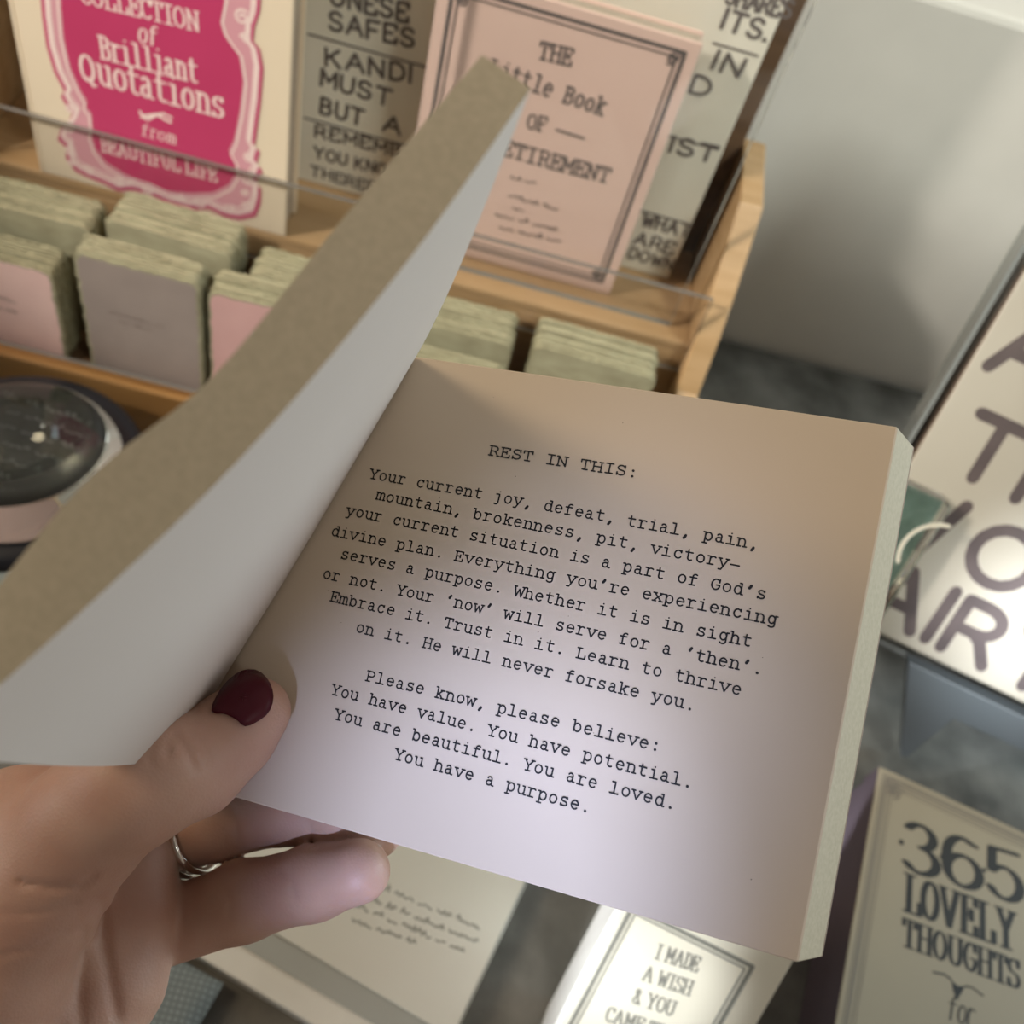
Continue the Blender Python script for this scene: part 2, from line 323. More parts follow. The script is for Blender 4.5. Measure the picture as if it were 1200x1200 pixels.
class Ink:
    """collects pen strokes on one flat face and builds them as thin raised ink"""
    def __init__(s): s.v = []; s.f = []
    def poly(s, plane, pts, h=.00006):
        b = len(s.v); h = h + (len(s.f) % 40) * 1.2e-6; s.v += [plane.at(a, c, h) for a, c in pts]; s.f.append(tuple(range(b, b + len(pts))))
    def pen(s, plane, pts, rx, ry=None, h=.00006, n=8, ang=0):
        ry = ry or rx
        p = [np.array(q, float) for q in pts]
        disc = [np.array([rx * math.cos(2 * math.pi * i / n), ry * math.sin(2 * math.pi * i / n)]) for i in range(n)]
        for q in p: s.poly(plane, [q + d for d in disc], h)
        for a, b in zip(p, p[1:]):
            d = b - a
            if np.hypot(*d) < 1e-9: continue
            ds = np.array([d[0] / rx, d[1] / ry]); ds /= np.hypot(*ds); nr = np.array([-ds[1] * rx, ds[0] * ry])
            s.poly(plane, [a - nr, b - nr, b + nr, a + nr], h)
    def text(s, plane, txt, p0, p1, height, nib=.075, nib2=None, serif=True, prop=False, gap=.22, px=True, jit=0, shear=0, h=.00006, rnd=None, dot=1.25):
        """baseline from p0 to p1 (pixels if px, else plane coordinates); height = capital height in metres"""
        A = plane.hit(p0) if px else np.array(p0, float); B = plane.hit(p1) if px else np.array(p1, float)
        d = B - A; L = np.hypot(*d); u = d / L; w = np.array([-u[1], u[0]])
        rnd = rnd or random.Random(5)
        adv = []
        for ch in txt:
            if ch == ' ' or ch not in G: adv.append((0, .5 if prop else 1)); continue
            ms, ss = G[ch]; xs = [q[0] for st in (ms + (ss if serif else [])) for q in st]
            adv.append((min(xs), max(xs) - min(xs) + gap) if prop else (0, 1))
        tot = max(.02, sum(a[1] for a in adv) - (gap if prop else 0)); sx = L / tot; sy = height / K
        x = 0
        for ch, (x0, ad) in zip(txt, adv):
            if ch in G:
                ms, ss = G[ch]; dx, dy = rnd.uniform(-jit, jit), rnd.uniform(-jit, jit)
                for st in ms + (ss if serif else []):
                    pts = [A + u * ((x + q[0] - x0 + dx + shear * q[1]) * sx) + w * ((q[1] + dy) * sy) for q in st]
                    k = dot if ch in BIG else 1
                    r1 = nib * height * k; r2 = (nib2 if nib2 else nib) * height * k
                    if ch in BIG: r1 = r2 = max(r1, r2)
                    s.pen(plane, pts, r1, r2, h)
            x += ad
    def scribble(s, plane, p0, p1, height, nib, seed, px=True, h=.00006):
        """a line of print too small and blurred to read"""
        A = plane.hit(p0) if px else np.array(p0, float); B = plane.hit(p1) if px else np.array(p1, float)
        d = B - A; L = np.hypot(*d); u = d / L; w = np.array([-u[1], u[0]]); r = random.Random(seed); x = 0
        while x < L:
            for _ in range(r.randint(2, 6)):
                if x >= L: break
                q = [A + u * (x + height * .3 * i) + w * (height * r.uniform(0, 1 if i % 2 else .5)) for i in range(3)]
                s.pen(plane, q, nib, h=h, n=6); x += height * .85
            x += height * .7
    def build(s, name, m, parent):
        return mesh_obj(name, s.v, s.f, m, parent)
def spiral(cx, cy, r, a0, turns, k=.25, n=14):
    return [(cx + r * (1 - (1 - k) * i / n) * math.cos(a0 + turns * 2 * math.pi * i / n), cy + r * (1 - (1 - k) * i / n) * math.sin(a0 + turns * 2 * math.pi * i / n)) for i in range(n + 1)]

# ================================================================== the setting
t = box('floor', -1.6, 1.6, -1.2, .86, -.80, -.78, 'floor_grey', bevel=0); t['kind'] = 'structure'
WALLY = .535; WTOP = float(ony((1110, 0), WALLY)[2])
t = box('wall_back', -1.6, 1.6, WALLY, WALLY + .04, -.78, WTOP, 'plaster', bevel=.004); t['kind'] = 'structure'
t = box('trim_1', -1.6, 1.6, WALLY + .04, .86, WTOP - .03, WTOP - .004, 'sill_paint', bevel=.003); t['kind'] = 'structure'
TB = empty('display_table', (0, .2, -.78), 'weathered grey table top carrying the rack, signs and gift boxes', 'table')
box('table_top', -.75, .75, -.15, .53, -.035, 0, 'table_top', TB, .003)
for sx in (-.7, .7):
    for sy in (-.1, .48):
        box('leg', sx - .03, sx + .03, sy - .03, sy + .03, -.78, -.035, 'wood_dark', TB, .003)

# ================================================================== wooden rack
RK = empty('display_rack', (-.07, .41, 0), 'two-tier pale wooden display rack with clear acrylic fronts against the wall', 'rack')
xl, xr = -.262, .106
def side(x0, x1):
    prof = [(.335, 0), (.335, .042), (.3835, .0835), (.395, .112), (.4074, .134), (.4315, .168), (.482, .171), (.482, 0)]
    return prism('side_panel', [(x0, y, z) for y, z in prof], (x1 - x0, 0, 0), 'wood', RK, .001)
side(xr, .118); side(xl - .012, xl)
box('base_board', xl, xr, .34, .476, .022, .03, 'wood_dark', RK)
box('front_rail', xl, xr, .332, .340, 0, .0385, 'wood_orange', RK, .001)
box('riser_board', xl, xr, .400, .408, .03, .094, 'wood', RK, .001)
box('shelf_board', xl, xr, .400, .476, .094, .100, 'wood', RK, .001)
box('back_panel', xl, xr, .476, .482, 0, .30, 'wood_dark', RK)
def acrylic(name, x0, x1, y0, y1, z0, z1, parent):
    v, f = obox((0, 0, 0), WX, WY, WZ, x0, x1, y0, y1, z0, z1)
    return mesh_obj(name, v, f, ['acrylic', 'acrylic_edge'], parent, fmat=[1, 1, 0, 1, 0, 1])
acrylic('acrylic_front', xl, xr, .3955, .3980, .085, .135, RK)
acrylic('acrylic_front', xl, xr, .3290, .3315, .004, .050, RK)

# ================================================================== deckle-edged little books in the lower tier
def ragged(w, h, r, rnd, step=.0022, amp=.00055):
    pts = []
    cs = [(w / 2 - r, h - r, 0), (-w / 2 + r, h - r, 90), (-w / 2 + r, r, 180), (w / 2 - r, r, 270)]
    for i, (cx, cz, a) in enumerate(cs):
        for k in range(4):
            t = math.radians(a + 90 * k / 3); pts.append((cx + r * math.cos(t), cz + r * math.sin(t)))
        nx, nz, na = cs[(i + 1) % 4]; e = (nx + r * math.cos(math.radians(a + 90)), nz + r * math.sin(math.radians(a + 90)))
        s0 = pts[-1]; n = max(1, int(math.dist(s0, e) / step))
        for k in range(1, n): pts.append((s0[0] + (e[0] - s0[0]) * k / n, s0[1] + (e[1] - s0[1]) * k / n))
    return [(x + rnd.uniform(-amp, amp), max(0.0003, z + rnd.uniform(-amp, amp))) for x, z in pts]
def deck(x0, x1, yf, depth, ztop, cover, label, seed, rz=0, lines=()):
    rnd = random.Random(seed); w = x1 - x0; h = ztop - .0305
    e = empty('deckle_edge_book', ((x0 + x1) / 2, yf, .0305), label, 'book', 'little deckle-edged paper books in the lower tier', rot=(0, 0, rz))
    mw = e.matrix_world
    n = max(6, int(depth / .0013)); V = []; Fc = []
    for k in range(1, n):
        o = ragged(w, h + rnd.uniform(-.0016, .0012), .004, rnd); m = len(o)
        y0 = depth * k / n; y1 = y0 + depth / n * rnd.uniform(.55, .8); dx = rnd.uniform(-.0008, .0008); b = len(V)
        V += [mw @ Vector((x + dx, y0, z)) for x, z in o] + [mw @ Vector((x + dx, y1, z)) for x, z in o]
        Fc += [tuple(range(b, b + m)), tuple(range(b + 2 * m - 1, b + m - 1, -1))] + [(b + i, b + i + m, b + (i + 1) % m + m, b + (i + 1) % m) for i in range(m)]
    mesh_obj('pages', V, Fc, 'deckle', e)
    o = ragged(w, h, .004, rnd); m = len(o)
    V = [mw @ Vector((x, 0, z)) for x, z in o] + [mw @ Vector((x, depth / n * .7, z)) for x, z in o]
    # the torn rim of the cover shows bare paper
    inner = [mw @ Vector((x * .955, -.0002, .002 + z * .955)) for x, z in o]
    Fc = [tuple(range(m)), tuple(range(2 * m - 1, m - 1, -1))] + [(i, i + m, (i + 1) % m + m, (i + 1) % m) for i in range(m)]
    fm = [0] * len(Fc)
    b = len(V); V += inner; Fc.append(tuple(range(b, b + m))); fm.append(1)
    mesh_obj('cover', V, Fc, ['deckle', cover], e, fmat=fm)
    if lines:
        pl = Plane((0, yf - .0004, 0), WX, WZ); ink = Ink()
        for i, (a, b, hh) in enumerate(lines): ink.scribble(pl, a, b, hh, hh * .13, seed + i)
        ink.build('lettering', 'faint_print', e)
    return e
deck(-.268, -.2005, .345, .018, .0905, 'card_pink', 'little deckle-edged book with pale pink cover, front row, leftmost', 1, 0, [((-20, 343), (24, 358), .0022), ((-22, 358), (20, 368), .0022)])
deck(-.188, -.1305, .345, .014, .108, 'card_grey', 'little deckle-edged book with grey-brown cover, front row, beside the pale pink one', 2, 0, [((128, 366), (188, 384), .002), ((138, 377), (180, 389), .002)])
deck(-.127, -.068, .348, .017, .103, 'card_rose', 'little deckle-edged book with dusty rose cover, half behind the lifted pages', 3, .02)
deck(-.254, -.191, .368, .022, .1015, 'deckle', 'little cream deckle-edged book, back row, far left corner of the photo', 4, .02)
deck(-.183, -.1225, .369, .022, .109, 'deckle', 'little cream deckle-edged book directly behind the grey-brown one', 5, -.03)
deck(-.1145, -.056, .369, .021, .100, 'deckle', 'little cream deckle-edged book, back row, behind the dusty rose one', 6)
deck(-.046, .0175, .370, .023, .0965, 'deckle', 'little cream deckle-edged book just above the open page, left of two', 7, .02)
deck(.028, .0905, .370, .023, .1005, 'deckle', 'little cream deckle-edged book at the right end of the rack, above the open page', 8, -.02)
deck(-.045, .016, .346, .017, .090, 'deckle', 'little cream deckle-edged book behind the top edge of the open page', 9)

# ================================================================== magenta label quotation book
PB = empty('quotation_book', (-.1655, .411, .1), 'cream hardcover with large ornate magenta label, standing upper left', 'book')
PBT = .31
box('front_cover', -.2255, -.1055, .4000, .4022, .1003, PBT, 'cream_cover', PB, .0006)
box('page_block', -.2235, -.1075, .4022, .4190, .1015, PBT - .003, 'cream_side', PB, .0003)
box('back_cover', -.2255, -.1055, .4190, .4210, .1003, PBT, 'cream_cover', PB, .0006)
box('spine', -.2275, -.2255, .4000, .4210, .1003, PBT, 'cream_cover', PB, .0006)
pl = Plane((0, .3998, 0), WX, WZ)
out_px = [(180, -112), (85, -92), (46, -60), (52, 20), (57, 55), (66, 85), (78, 108), (74, 114), (80, 124), (88, 132), (83, 144), (74, 152), (70, 164), (79, 172), (80, 188), (90, 200), (105, 207), (122, 214), (138, 222), (155, 221), (175, 226), (200, 238), (222, 244), (245, 243), (262, 252), (280, 256), (298, 252), (303, 238), (304, 222), (297, 214), (305, 200), (298, 192), (302, 178), (296, 172), (303, 120), (306, 80), (302, 58), (294, 48), (296, 30), (302, 12), (306, -60), (275, -92), (180, -112)]
in_px = [(175, -86), (100, -76), (70, -50), (72, 10), (75, 45), (83, 80), (94, 105), (102, 118), (101, 126), (107, 132), (109, 150), (107, 158), (112, 174), (124, 190), (145, 203), (170, 214), (198, 224), (225, 226), (250, 225), (268, 216), (277, 202), (275, 188), (268, 176), (274, 164), (281, 130), (285, 95), (280, 65), (270, 52), (262, 40), (258, 26), (262, 5), (270, -50), (250, -76)]
ink = Ink(); ink.poly(pl, [pl.hit(p) for p in out_px], .00004); ink.build('label_border', 'mauve_print', PB)
ink = Ink(); ink.poly(pl, [pl.hit(p) for p in in_px], .00008); ink.build('label_panel', 'magenta', PB)
ink = Ink(); ink.pen(pl, [pl.hit(p) for p in out_px], .0010, h=.00007); ink.build('label_outline', 'magenta_print', PB)
ink = Ink()
mid = [pl.hit(p) for p in out_px]; inn = [pl.hit(p) for p in in_px]
cen = np.array([-.165, .20])
for s_, w_ in ((.965, .0009), (.94, .0004)):
    ink.pen(pl, [cen + (m - cen) * s_ for m in mid], w_, h=.0001)
ink.pen(pl, [cen + (m - cen) * 1.035 for m in inn], .0005, h=.0001)
for (sx, sy, r, a, tn) in [(82, 128, 6, 0, 1.2), (80, 150, 7, 2, -1.3), (84, 178, 8, 1, 1.3), (104, 200, 7, 3, -1.2), (140, 214, 8, 1, 1.2), (172, 222, 7, 0, -1.2), (235, 238, 8, 2, 1.2), (268, 244, 8, 1, -1.3), (292, 240, 8, 3, 1.3), (290, 210, 8, 0, -1.3), (292, 185, 6, 2, 1.2), (284, 20, 9, 1, 1.3), (288, 45, 6, 3, -1.2), (84, 190, 5, 3, 1), (286, 225, 5, 1, -1), (215, 232, 5, 2, 1)]:
    c = pl.hit((sx, sy)); ink.pen(pl, spiral(c[0], c[1], r * .00038, a, tn), .0006, h=.0001, n=6)
ink.build('label_scrolls', 'pale_print', PB)
ink = Ink()
HH = lambda p, q: float(np.linalg.norm(pl.hit(p) - pl.hit(q)))
ink.text(pl, 'COLLECTION', (97, 3), (234, 37), .0085, .062, .04, prop=True, gap=.16, h=.00012)
ink.text(pl, 'of', (163, 49), (183, 54), .0085, .06, .03, prop=True, shear=.25, serif=False, h=.00012)
ink.text(pl, 'Brilliant', (119, 68), (231, 97), .0105, .065, .042, prop=True, gap=.2, h=.00012)
ink.text(pl, 'Quotations', (97, 93), (261, 138), .0125, .062, .04, prop=True, gap=.2, h=.00012)
ink.text(pl, 'BEAUTIFUL LIFE', (120, 177), (254, 213), .0078, .062, .042, prop=True, gap=.16, h=.00012)
ink.text(pl, 'from', (166, 158), (206, 169), .006, .06, .03, prop=True, shear=.2, h=.00012)
sw = [pl.hit(p) for p in [(164, 131), (168, 136), (176, 135), (184, 134), (192, 139), (200, 143)]]
ink.pen(pl, sw, .0007, h=.00012); sw = [pl.hit(p) for p in [(166, 137), (174, 140), (184, 134), (192, 133), (201, 138)]]; ink.pen(pl, sw, .0006, h=.00012)
ink.build('lettering', 'pale_print', PB)

# ================================================================== wide handwritten quote board behind
QY = .447
QB = empty('quote_board', (-.01, QY, .1), 'wide white board of handwritten quotes in ruled boxes behind the pink book', 'sign')
qx0 = float(ony((352, 100), QY)[0]); qx1 = float(ony((868, 130), QY)[0])
box('board', qx0, qx1, QY, QY + .008, .1003, .36, ['board_white', 'board_edge'], QB, .0006, fmat=[1, 1, 0, 1, 1, 1])
pl = Plane((0, QY - .0003, 0), WX, WZ); ink = Ink(); rnd = random.Random(3)
for a, b in [((366, 41), (905, 206 - 20)), ((360, 139), (865, 283 - 10)), ((355, 238), (820, 368))]:
    za = pl.hit(a)[1]; ink.pen(pl, [(qx0 + .003, za), (qx1 - .003, za)], .0008, .0005)
za = pl.hit((838, 51))[1]; ink.pen(pl, [(pl.hit((836, 51))[0], za), (qx1 - .003, za)], .0006, .0005)
def hand(txt, p0, p1, hgt=.0085, nib=.1): ink.text(pl, txt, p0, p1, hgt, nib, serif=False, prop=True, gap=.3, jit=.03, rnd=rnd)
hand('ONESE', (388, 5), (478, 26)); hand('SAFES', (386, 34), (484, 56))
hand('KANDI', (382, 76), (480, 97)); hand('MUST', (376, 100), (456, 124)); hand('BUT', (376, 132), (424, 147)); hand('A', (449, 152), (468, 158))
hand('REMEMB', (370, 160), (468, 184), .0065); hand('YOU KNO', (368, 184), (452, 206), .0065); hand('THEREF', (364, 205), (440, 226), .006)
hand('SHARES', (850, 4), (924, 22), .0075); hand('ITS.', (845, 33), (895, 48), .0085)
hand('IN', (834, 80), (864, 90)); hand('D', (808, 108), (828, 114)); hand('IST', (785, 178), (836, 190)); hand('WHAT', (752, 264), (806, 278), .0075)
hand('ARE', (742, 285), (788, 298), .0075); hand('DOWN', (736, 302), (786, 316), .007)
ink.build('lettering', 'grey_print', QB)

# ================================================================== pink little book
LY = .4215
LB = empty('little_book', (0, LY, .1), 'thin dusty pink book with a thin dark frame and typewritten title', 'book')
pl = Plane((0, LY, 0), WX, WZ)
lx0 = float(ony((489, 150), LY)[0]); lx1 = float(ony((822, 58), LY)[0]); lz1 = float(ony((800, 45), LY)[2])
box('front_cover', lx0, lx1, LY, LY + .0018, .1003, lz1, 'pink_cover', LB, .0005)
box('page_block', lx0 + .001, lx1 - .001, LY + .0018, LY + .009, .101, lz1 - .001, 'cream_side', LB, .0003)
box('back_cover', lx0, lx1, LY + .009, LY + .0108, .1003, lz1, 'pink_cover', LB, .0005)
pl = Plane((0, LY - .0002, 0), WX, WZ); ink = Ink()
c1 = pl.hit((803, 62)); c2 = pl.hit((707, 331)); xL = lx0 + (lx1 - c1[0])
for k, w_ in ((0, .00085), (.0028, .0004)):
    ink.pen(pl, [(xL + k, c2[1] + k), (c1[0] - k, c2[1] + k), (c1[0] - k, c1[1] - k), (xL + k, c1[1] - k), (xL + k, c2[1] + k)], w_)
for cx, cz in ((c1[0], c1[1]), (c1[0], c2[1]), (xL, c1[1]), (xL, c2[1])):
    sx = -1 if cx > 0 else 1; sz = -1 if cz > .2 else 1
    for q in range(3):
        ink.pen(pl, spiral(cx + sx * (.0028 + .001 * q), cz + sz * (.0028 + .0009 * q), .0024, q * 2.1, 1.2), .0004, n=6)
tw = dict(nib=.07, jit=.02)
ink.text(pl, 'THE', (629, 68), (670, 78), .0075, **tw); ink.text(pl, 'Little Book', (571, 88), (707, 136), .0078, **tw)
ink.text(pl, 'OF', (616, 150), (640, 155), .0072, **tw); ink.pen(pl, [pl.hit((652, 152)), pl.hit((684, 162))], .0006)
ink.text(pl, 'RETIREMENT', (572, 177), (713, 215), .0078, **tw)
ink.scribble(pl, (598, 209), (625, 216), .0022, .0003, 4)
ink.scribble(pl, (596, 231), (653, 247), .0030, .0004, 5); ink.scribble(pl, (600, 245), (613, 249), .0025, .0003, 6)
ink.scribble(pl, (580, 253), (656, 272), .0030, .0004, 7); ink.scribble(pl, (585, 268), (658, 285), .0030, .0004, 8)
ink.build('lettering', 'grey_print', LB)
# clear acrylic holder in front of both
HY = .4105
hx0 = float(ony((500, 75), HY)[0]); hx1 = float(ony((912, 100), HY)[0])
AH = empty('acrylic_holder', ((hx0 + hx1) / 2, HY, .1), 'clear acrylic panel with bright edges standing in front of the pink book', 'sign holder')
v, f = obox((0, 0, 0), WX, WY, WZ, hx0, hx1, HY, HY + .003, .1003, .36)
mesh_obj('panel', v, f, ['acrylic', 'acrylic_glint'], AH, fmat=[1, 1, 0, 1, 0, 1])

# ================================================================== things lying on the table
def flat_item(px_corner, z, yaw):
    y = math.radians(yaw); return Plane(onz(px_corner, z), (math.cos(y), math.sin(y), 0), (-math.sin(y), math.cos(y), 0))
# cream gift box, numerals on the lid
zt = .040
pl = flat_item((1030, 897), zt, -13); bw, bh = .125, .19
GB = empty('gift_box', pl.at(bw / 2, -bh / 2) - WZ * zt, 'cream lidded gift box printed 365 with dark purple sides, lower right', 'box')
v, f = obox(pl.O, pl.U, pl.V, pl.N, 0, bw, -bh, 0, -.015, 0); mesh_obj('lid', v, f, ['box_side', 'box_cream'], GB, fmat=[0, 1, 0, 0, 0, 0], bevel=.0007)
v, f = obox(pl.O, pl.U, pl.V, pl.N, .001, bw - .001, -bh + .001, -.001, -zt + .0002, -.015); mesh_obj('tray', v, f, 'box_side', GB, bevel=.0007)
ink = Ink()
for k, w_ in ((.003, .0003), (.0045, .0006), (.0065, .0003), (.008, .0002)):
    ink.pen(pl, [(k, -bh + k), (bw - k, -bh + k), (bw - k, -k), (k, -k), (k, -bh + k)], w_)
for a, b in ((.0085, -.0085), (bw - .0085, -.0085)):
    for q in range(4): ink.pen(pl, spiral(a + .0016 * math.cos(q * 1.7), b + .0016 * math.sin(q * 1.7), .003, q * 1.6, 1.2), .0005, n=6)
ink.build('border', 'box_line', GB)
ink = Ink()
ink.text(pl, '3·6·5', (1062, 1019), (1197, 1060), .0225, .105, .04, prop=True, gap=.10, dot=.45)
ink.text(pl, 'LOVELY', (1060, 1067), (1190, 1115), .0165, .085, .03, prop=True, gap=.16)
ink.text(pl, 'THOUGHTS', (1058, 1108), (1194, 1159), .0115, .085, .035, prop=True, gap=.16)
c = pl.hit((1056, 987)); ink.pen(pl, [c, c + .0001], .0013)
c = pl.hit((1122, 1158))
ink.poly(pl, [c + np.array(q) * .001 for q in ((0, -5), (2, -1), (3, 2), (0, 1), (-3, 2), (-2, -1))])
for s_ in (-1, 1): ink.pen(pl, [c + np.array((s_ * .003, .0022)), c + np.array((s_ * .006, .003)), c + np.array((s_ * .011, .0018))], .0004)
ink.text(pl, 'for', (1110, 1194), (1140, 1204), .009, .05, .03, prop=True, shear=.3, serif=False)
ink.build('lettering', 'box_print', GB)
# pale framed plaque
pl = flat_item((614, 1043), .012, -17); pw, ph = .17, .13
pq = onz((225, 1131), .012) - pl.O; 
L_ = float(np.dot(onz((420, 1200), .012) - pl.O, pl.V)); pw = .145
PQ = empty('plaque', pl.at(-pw / 2, L_ / 2) - WZ * .012, 'pale framed plaque with small print lying flat below the fingers', 'plaque')
e0, e1 = L_ - .008, .055
v, f = obox(pl.O, pl.U, pl.V, pl.N, -pw, 0, e0, e1, -.0118, -.002); mesh_obj('frame', v, f, 'plaque_rim', PQ, bevel=.0008)
v, f = obox(pl.O, pl.U, pl.V, pl.N, -pw + .008, -.0005, e0 + .011, e1 - .008, -.002, -.001); mesh_obj('band', v, f, 'plaque_band', PQ)
v, f = obox(pl.O, pl.U, pl.V, pl.N, -pw + .016, -.0012, e0 + .021, e1 - .016, -.001, 0); mesh_obj('face', v, f, 'plaque_face', PQ)
ink = Ink()
for i, (a, b) in enumerate([((440, 1039), (560, 1089)), ((430, 1055), (556, 1105)), ((415, 1063), (547, 1119)), ((412, 1080), (484, 1107))]): ink.scribble(pl, a, b, .0026, .00042, 20 + i)
ink.build('lettering', 'print_soft', PQ)
# checked cloth pouch and yellow card at the bottom
pl = flat_item((262, 1148), .014, -15)
def cushion(name, pl, w, h, t, m, label, cat, n=14):
    V = []; Fc = []
    for sgn in (1, -1):
        for i in range(n + 1):
            for j in range(n + 1):
                a, b = i / n, j / n; e = (1 - abs(2 * a - 1) ** 6) * (1 - abs(2 * b - 1) ** 6)
                V.append(pl.at(-w + w * a, -h + h * b, -t / 2 + sgn * t / 2 * e ** .5))
    k = n + 1
    for s_ in range(2):
        for i in range(n):
            for j in range(n):
                q = [s_ * k * k + i * k + j, s_ * k * k + (i + 1) * k + j, s_ * k * k + (i + 1) * k + j + 1, s_ * k * k + i * k + j + 1]
                Fc.append(tuple(q if s_ == 0 else q[::-1]))
    return tag(mesh_obj(name, V, Fc, m, smooth=True), label, cat)
cushion('pouch', pl, .05, .05, .0138, 'check_cloth', 'grey-green checked cloth pouch showing below the little finger', 'pouch')
pl = flat_item((172, 1188), .004, -15)
v, f = obox(pl.O, pl.U, pl.V, pl.N, -.045, 0, -.04, 0, -.0036, 0); tag(mesh_obj('card', v, f, 'yellow_card', bevel=.0004), 'yellowish card on the table at the bottom edge below the palm', 'card')

# leaning glazed wish block
wl, wyaw = math.radians(50), math.radians(-14)
U = np.array([math.cos(wyaw), math.sin(wyaw), 0]); yr = np.array([-math.sin(wyaw), math.cos(wyaw), 0]); V_ = math.cos(wl) * yr + math.sin(wl) * WZ
d = ray((735, 1068)); O = EYE + d * .375 / 1.0
pl = Plane(O, U, V_)
a1, b1 = pl.hit((938, 1118)); a0 = pl.hit((735, 1068))[0] - .0035
bt = b1 + .012; kz = -pl.V[2]; bb = (-(pl.O[2]) + .002 + 0) / pl.V[2] + .012
WB = empty('wish_block', [*(pl.at((a0 + a1) / 2, bb)[:2]), 0], 'glossy white and cream block printed with a wish, leaning at bottom centre', 'ornament')
v, f = obox(pl.O, pl.U, pl.V, pl.N, a0, a1, bb, bt, -.036, -.0006); mesh_obj('body', v, f, 'ceramic', WB, bevel=.003, seg=3)
v, f = obox(pl.O, pl.U, pl.V, pl.N, a0 + .001, a1 - .001, bb + .004, bt - .001, -.0006, 0); mesh_obj('front_face', v, f, 'wish_face', WB, bevel=.0002)
ink = Ink()
fr = [pl.hit(p) for p in ((738, 1070), (886, 1130))]
fx0, fx1 = a0 + .0045, pl.hit((872, 1150))[0]; fz = pl.hit((800, 1092))[1]
for k, w_ in ((0, .0009), (.002, .0004)):
    ink.pen(pl, [(fx0 + k, bb + .01), (fx0 + k, fz - k), (fx1 - k, fz - k), (fx1 - k, bb + .01)], w_)
wt = dict(nib=.07, nib2=.04, prop=True, gap=.16)
ink.text(pl, 'I MADE', (767, 1123), (816, 1139), .0062, **wt); ink.text(pl, 'A WISH', (752, 1148), (808, 1167), .0062, **wt)
ink.text(pl, '& YOU', (741, 1175), (788, 1191), .0062, **wt); ink.text(pl, 'CAME TRUE', (709, 1196), (800, 1227), .0062, **wt)
ink.build('lettering', 'wish_print', WB)

# big word sign, leaning on its stand
wl, wyaw = math.radians(58), math.radians(-15)
U = np.array([math.cos(wyaw), math.sin(wyaw), 0]); yr = np.array([-math.sin(wyaw), math.cos(wyaw), 0]); V_ = math.cos(wl) * yr + math.sin(wl) * WZ
O = EYE + ray((965, 711)) * .495
pl = Plane(O, U, V_); SP = pl
WS = empty('word_sign', pl.at(.11, 0), 'large leaning cream sign with bold dark capitals at the right edge', 'sign')
v, f = obox(pl.O, pl.U, pl.V, pl.N, 0, .22, 0, .25, -.022, 0); mesh_obj('panel', v, f, ['board_edge', 'sign_face'], WS, fmat=[0, 1, 1, 0, 0, 0], bevel=.0012)
v, f = obox(pl.O, pl.U, pl.V, pl.N, -.0055, -.0035, .002, .25, -.020, -.002); mesh_obj('sleeve_glint', v, f, 'acrylic_glint', WS)  # bright strip put in for the glint along the sign's left edge
v, f = obox(pl.O, pl.U, pl.V, pl.N, -.0035, 0, .002, .25, -.020, -.018); mesh_obj('sleeve_back', v, f, 'acrylic', WS)
ink = Ink(); hp = lambda a, b: float(np.linalg.norm(pl.hit(a) - pl.hit(b)))
SH = hp((1130, 557), (1175, 498))
def big(ch, p0, p1): ink.text(pl, ch, p0, p1, SH, .105, serif=False, prop=True, gap=0)
big('A', (1158, 429), (1222, 459)); big('T', (1112, 547), (1168, 573)); big('H', (1190, 584), (1240, 607))
big('W', (1012, 612), (1096, 652)); big('O', (1124, 668), (1190, 699)); big('F', (962, 690), (998, 707)); big('A', (1006, 711), (1066, 740)); big('I', (1084, 748), (1086, 749))
big('R', (1102, 758), (1150, 781)); big('Y', (1170, 791), (1226, 817))
ink.build('lettering', 'sign_letter', WS)
# blue-grey stand under the sign
pf = Plane(pl.at(0, -.005, -.004), U, yr * .45 + WZ * .9)
poly = [(1030, 735), (1066, 790), (1057, 884), (1062, 886), (1118, 843), (1260, 902), (1280, 880), (1280, 850)]
zmin = min(pf.at(*pf.hit(p))[2] for p in poly)
ST = empty('sign_stand', [*pf.at(.1, -.03)[:2], 0], 'blue-grey stand with a splayed leg under the word sign', 'stand')
top = [(x, -.0005) for x in (.20, .045)]
pts = [pf.hit(p) for p in ((1064, 775), (1055, 886), (1062, 889), (1118, 843), (1230, 890))]
q = [pts[0], pts[1], pts[2], pts[3], (.20, pts[4][1]), (.205, -.002)]
prism('apron', [pf.at(a, b) for a, b in q], -pf.N * .010, 'stand_grey', ST, .0008)
zf = pf.at(*pts[1])[2]
v, f = obox(pf.at(.05, 0, -.02), U, yr, WZ, 0, .15, .055, .065, -pf.at(.05, 0)[2] + .0006, -.004); mesh_obj('back_leg', v, f, 'stand_grey', ST, bevel=.0008)

# glass block with a bubble, in front of the sign
GP = Plane(SP.at(0, 0, .019), SP.U, SP.V)
ga = float(GP.hit((1098, 625))[0]); gb = float(GP.hit((1113, 592))[1])
GL = empty('glass_block', SP.at(ga - .03, 0, .01), 'greenish clear glass block with drawn crescent highlight between open book and sign', 'ornament')
v, f = obox(SP.O, SP.U, SP.V, SP.N, ga - .06, ga, .0004, gb, .0006, .019); mesh_obj('block', v, f, 'glass', GL, bevel=.002, seg=3)
v, f = obox(SP.O, SP.U, SP.V, SP.N, ga - .0585, ga - .0015, .002, gb - .002, .0002, .0005); mesh_obj('backing', v, f, 'glass_back', GL)
ink = Ink(); c = GP.hit((1097, 655)); ink.pen(GP, [(c[0] + .016 * math.cos(a), c[1] + .016 * math.sin(a)) for a in np.linspace(1.75, 3.7, 24)], .0009, h=.0002)
ink.build('crescent_highlight', 'board_white', GL)  # white highlight on the glass, drawn as a pale arc
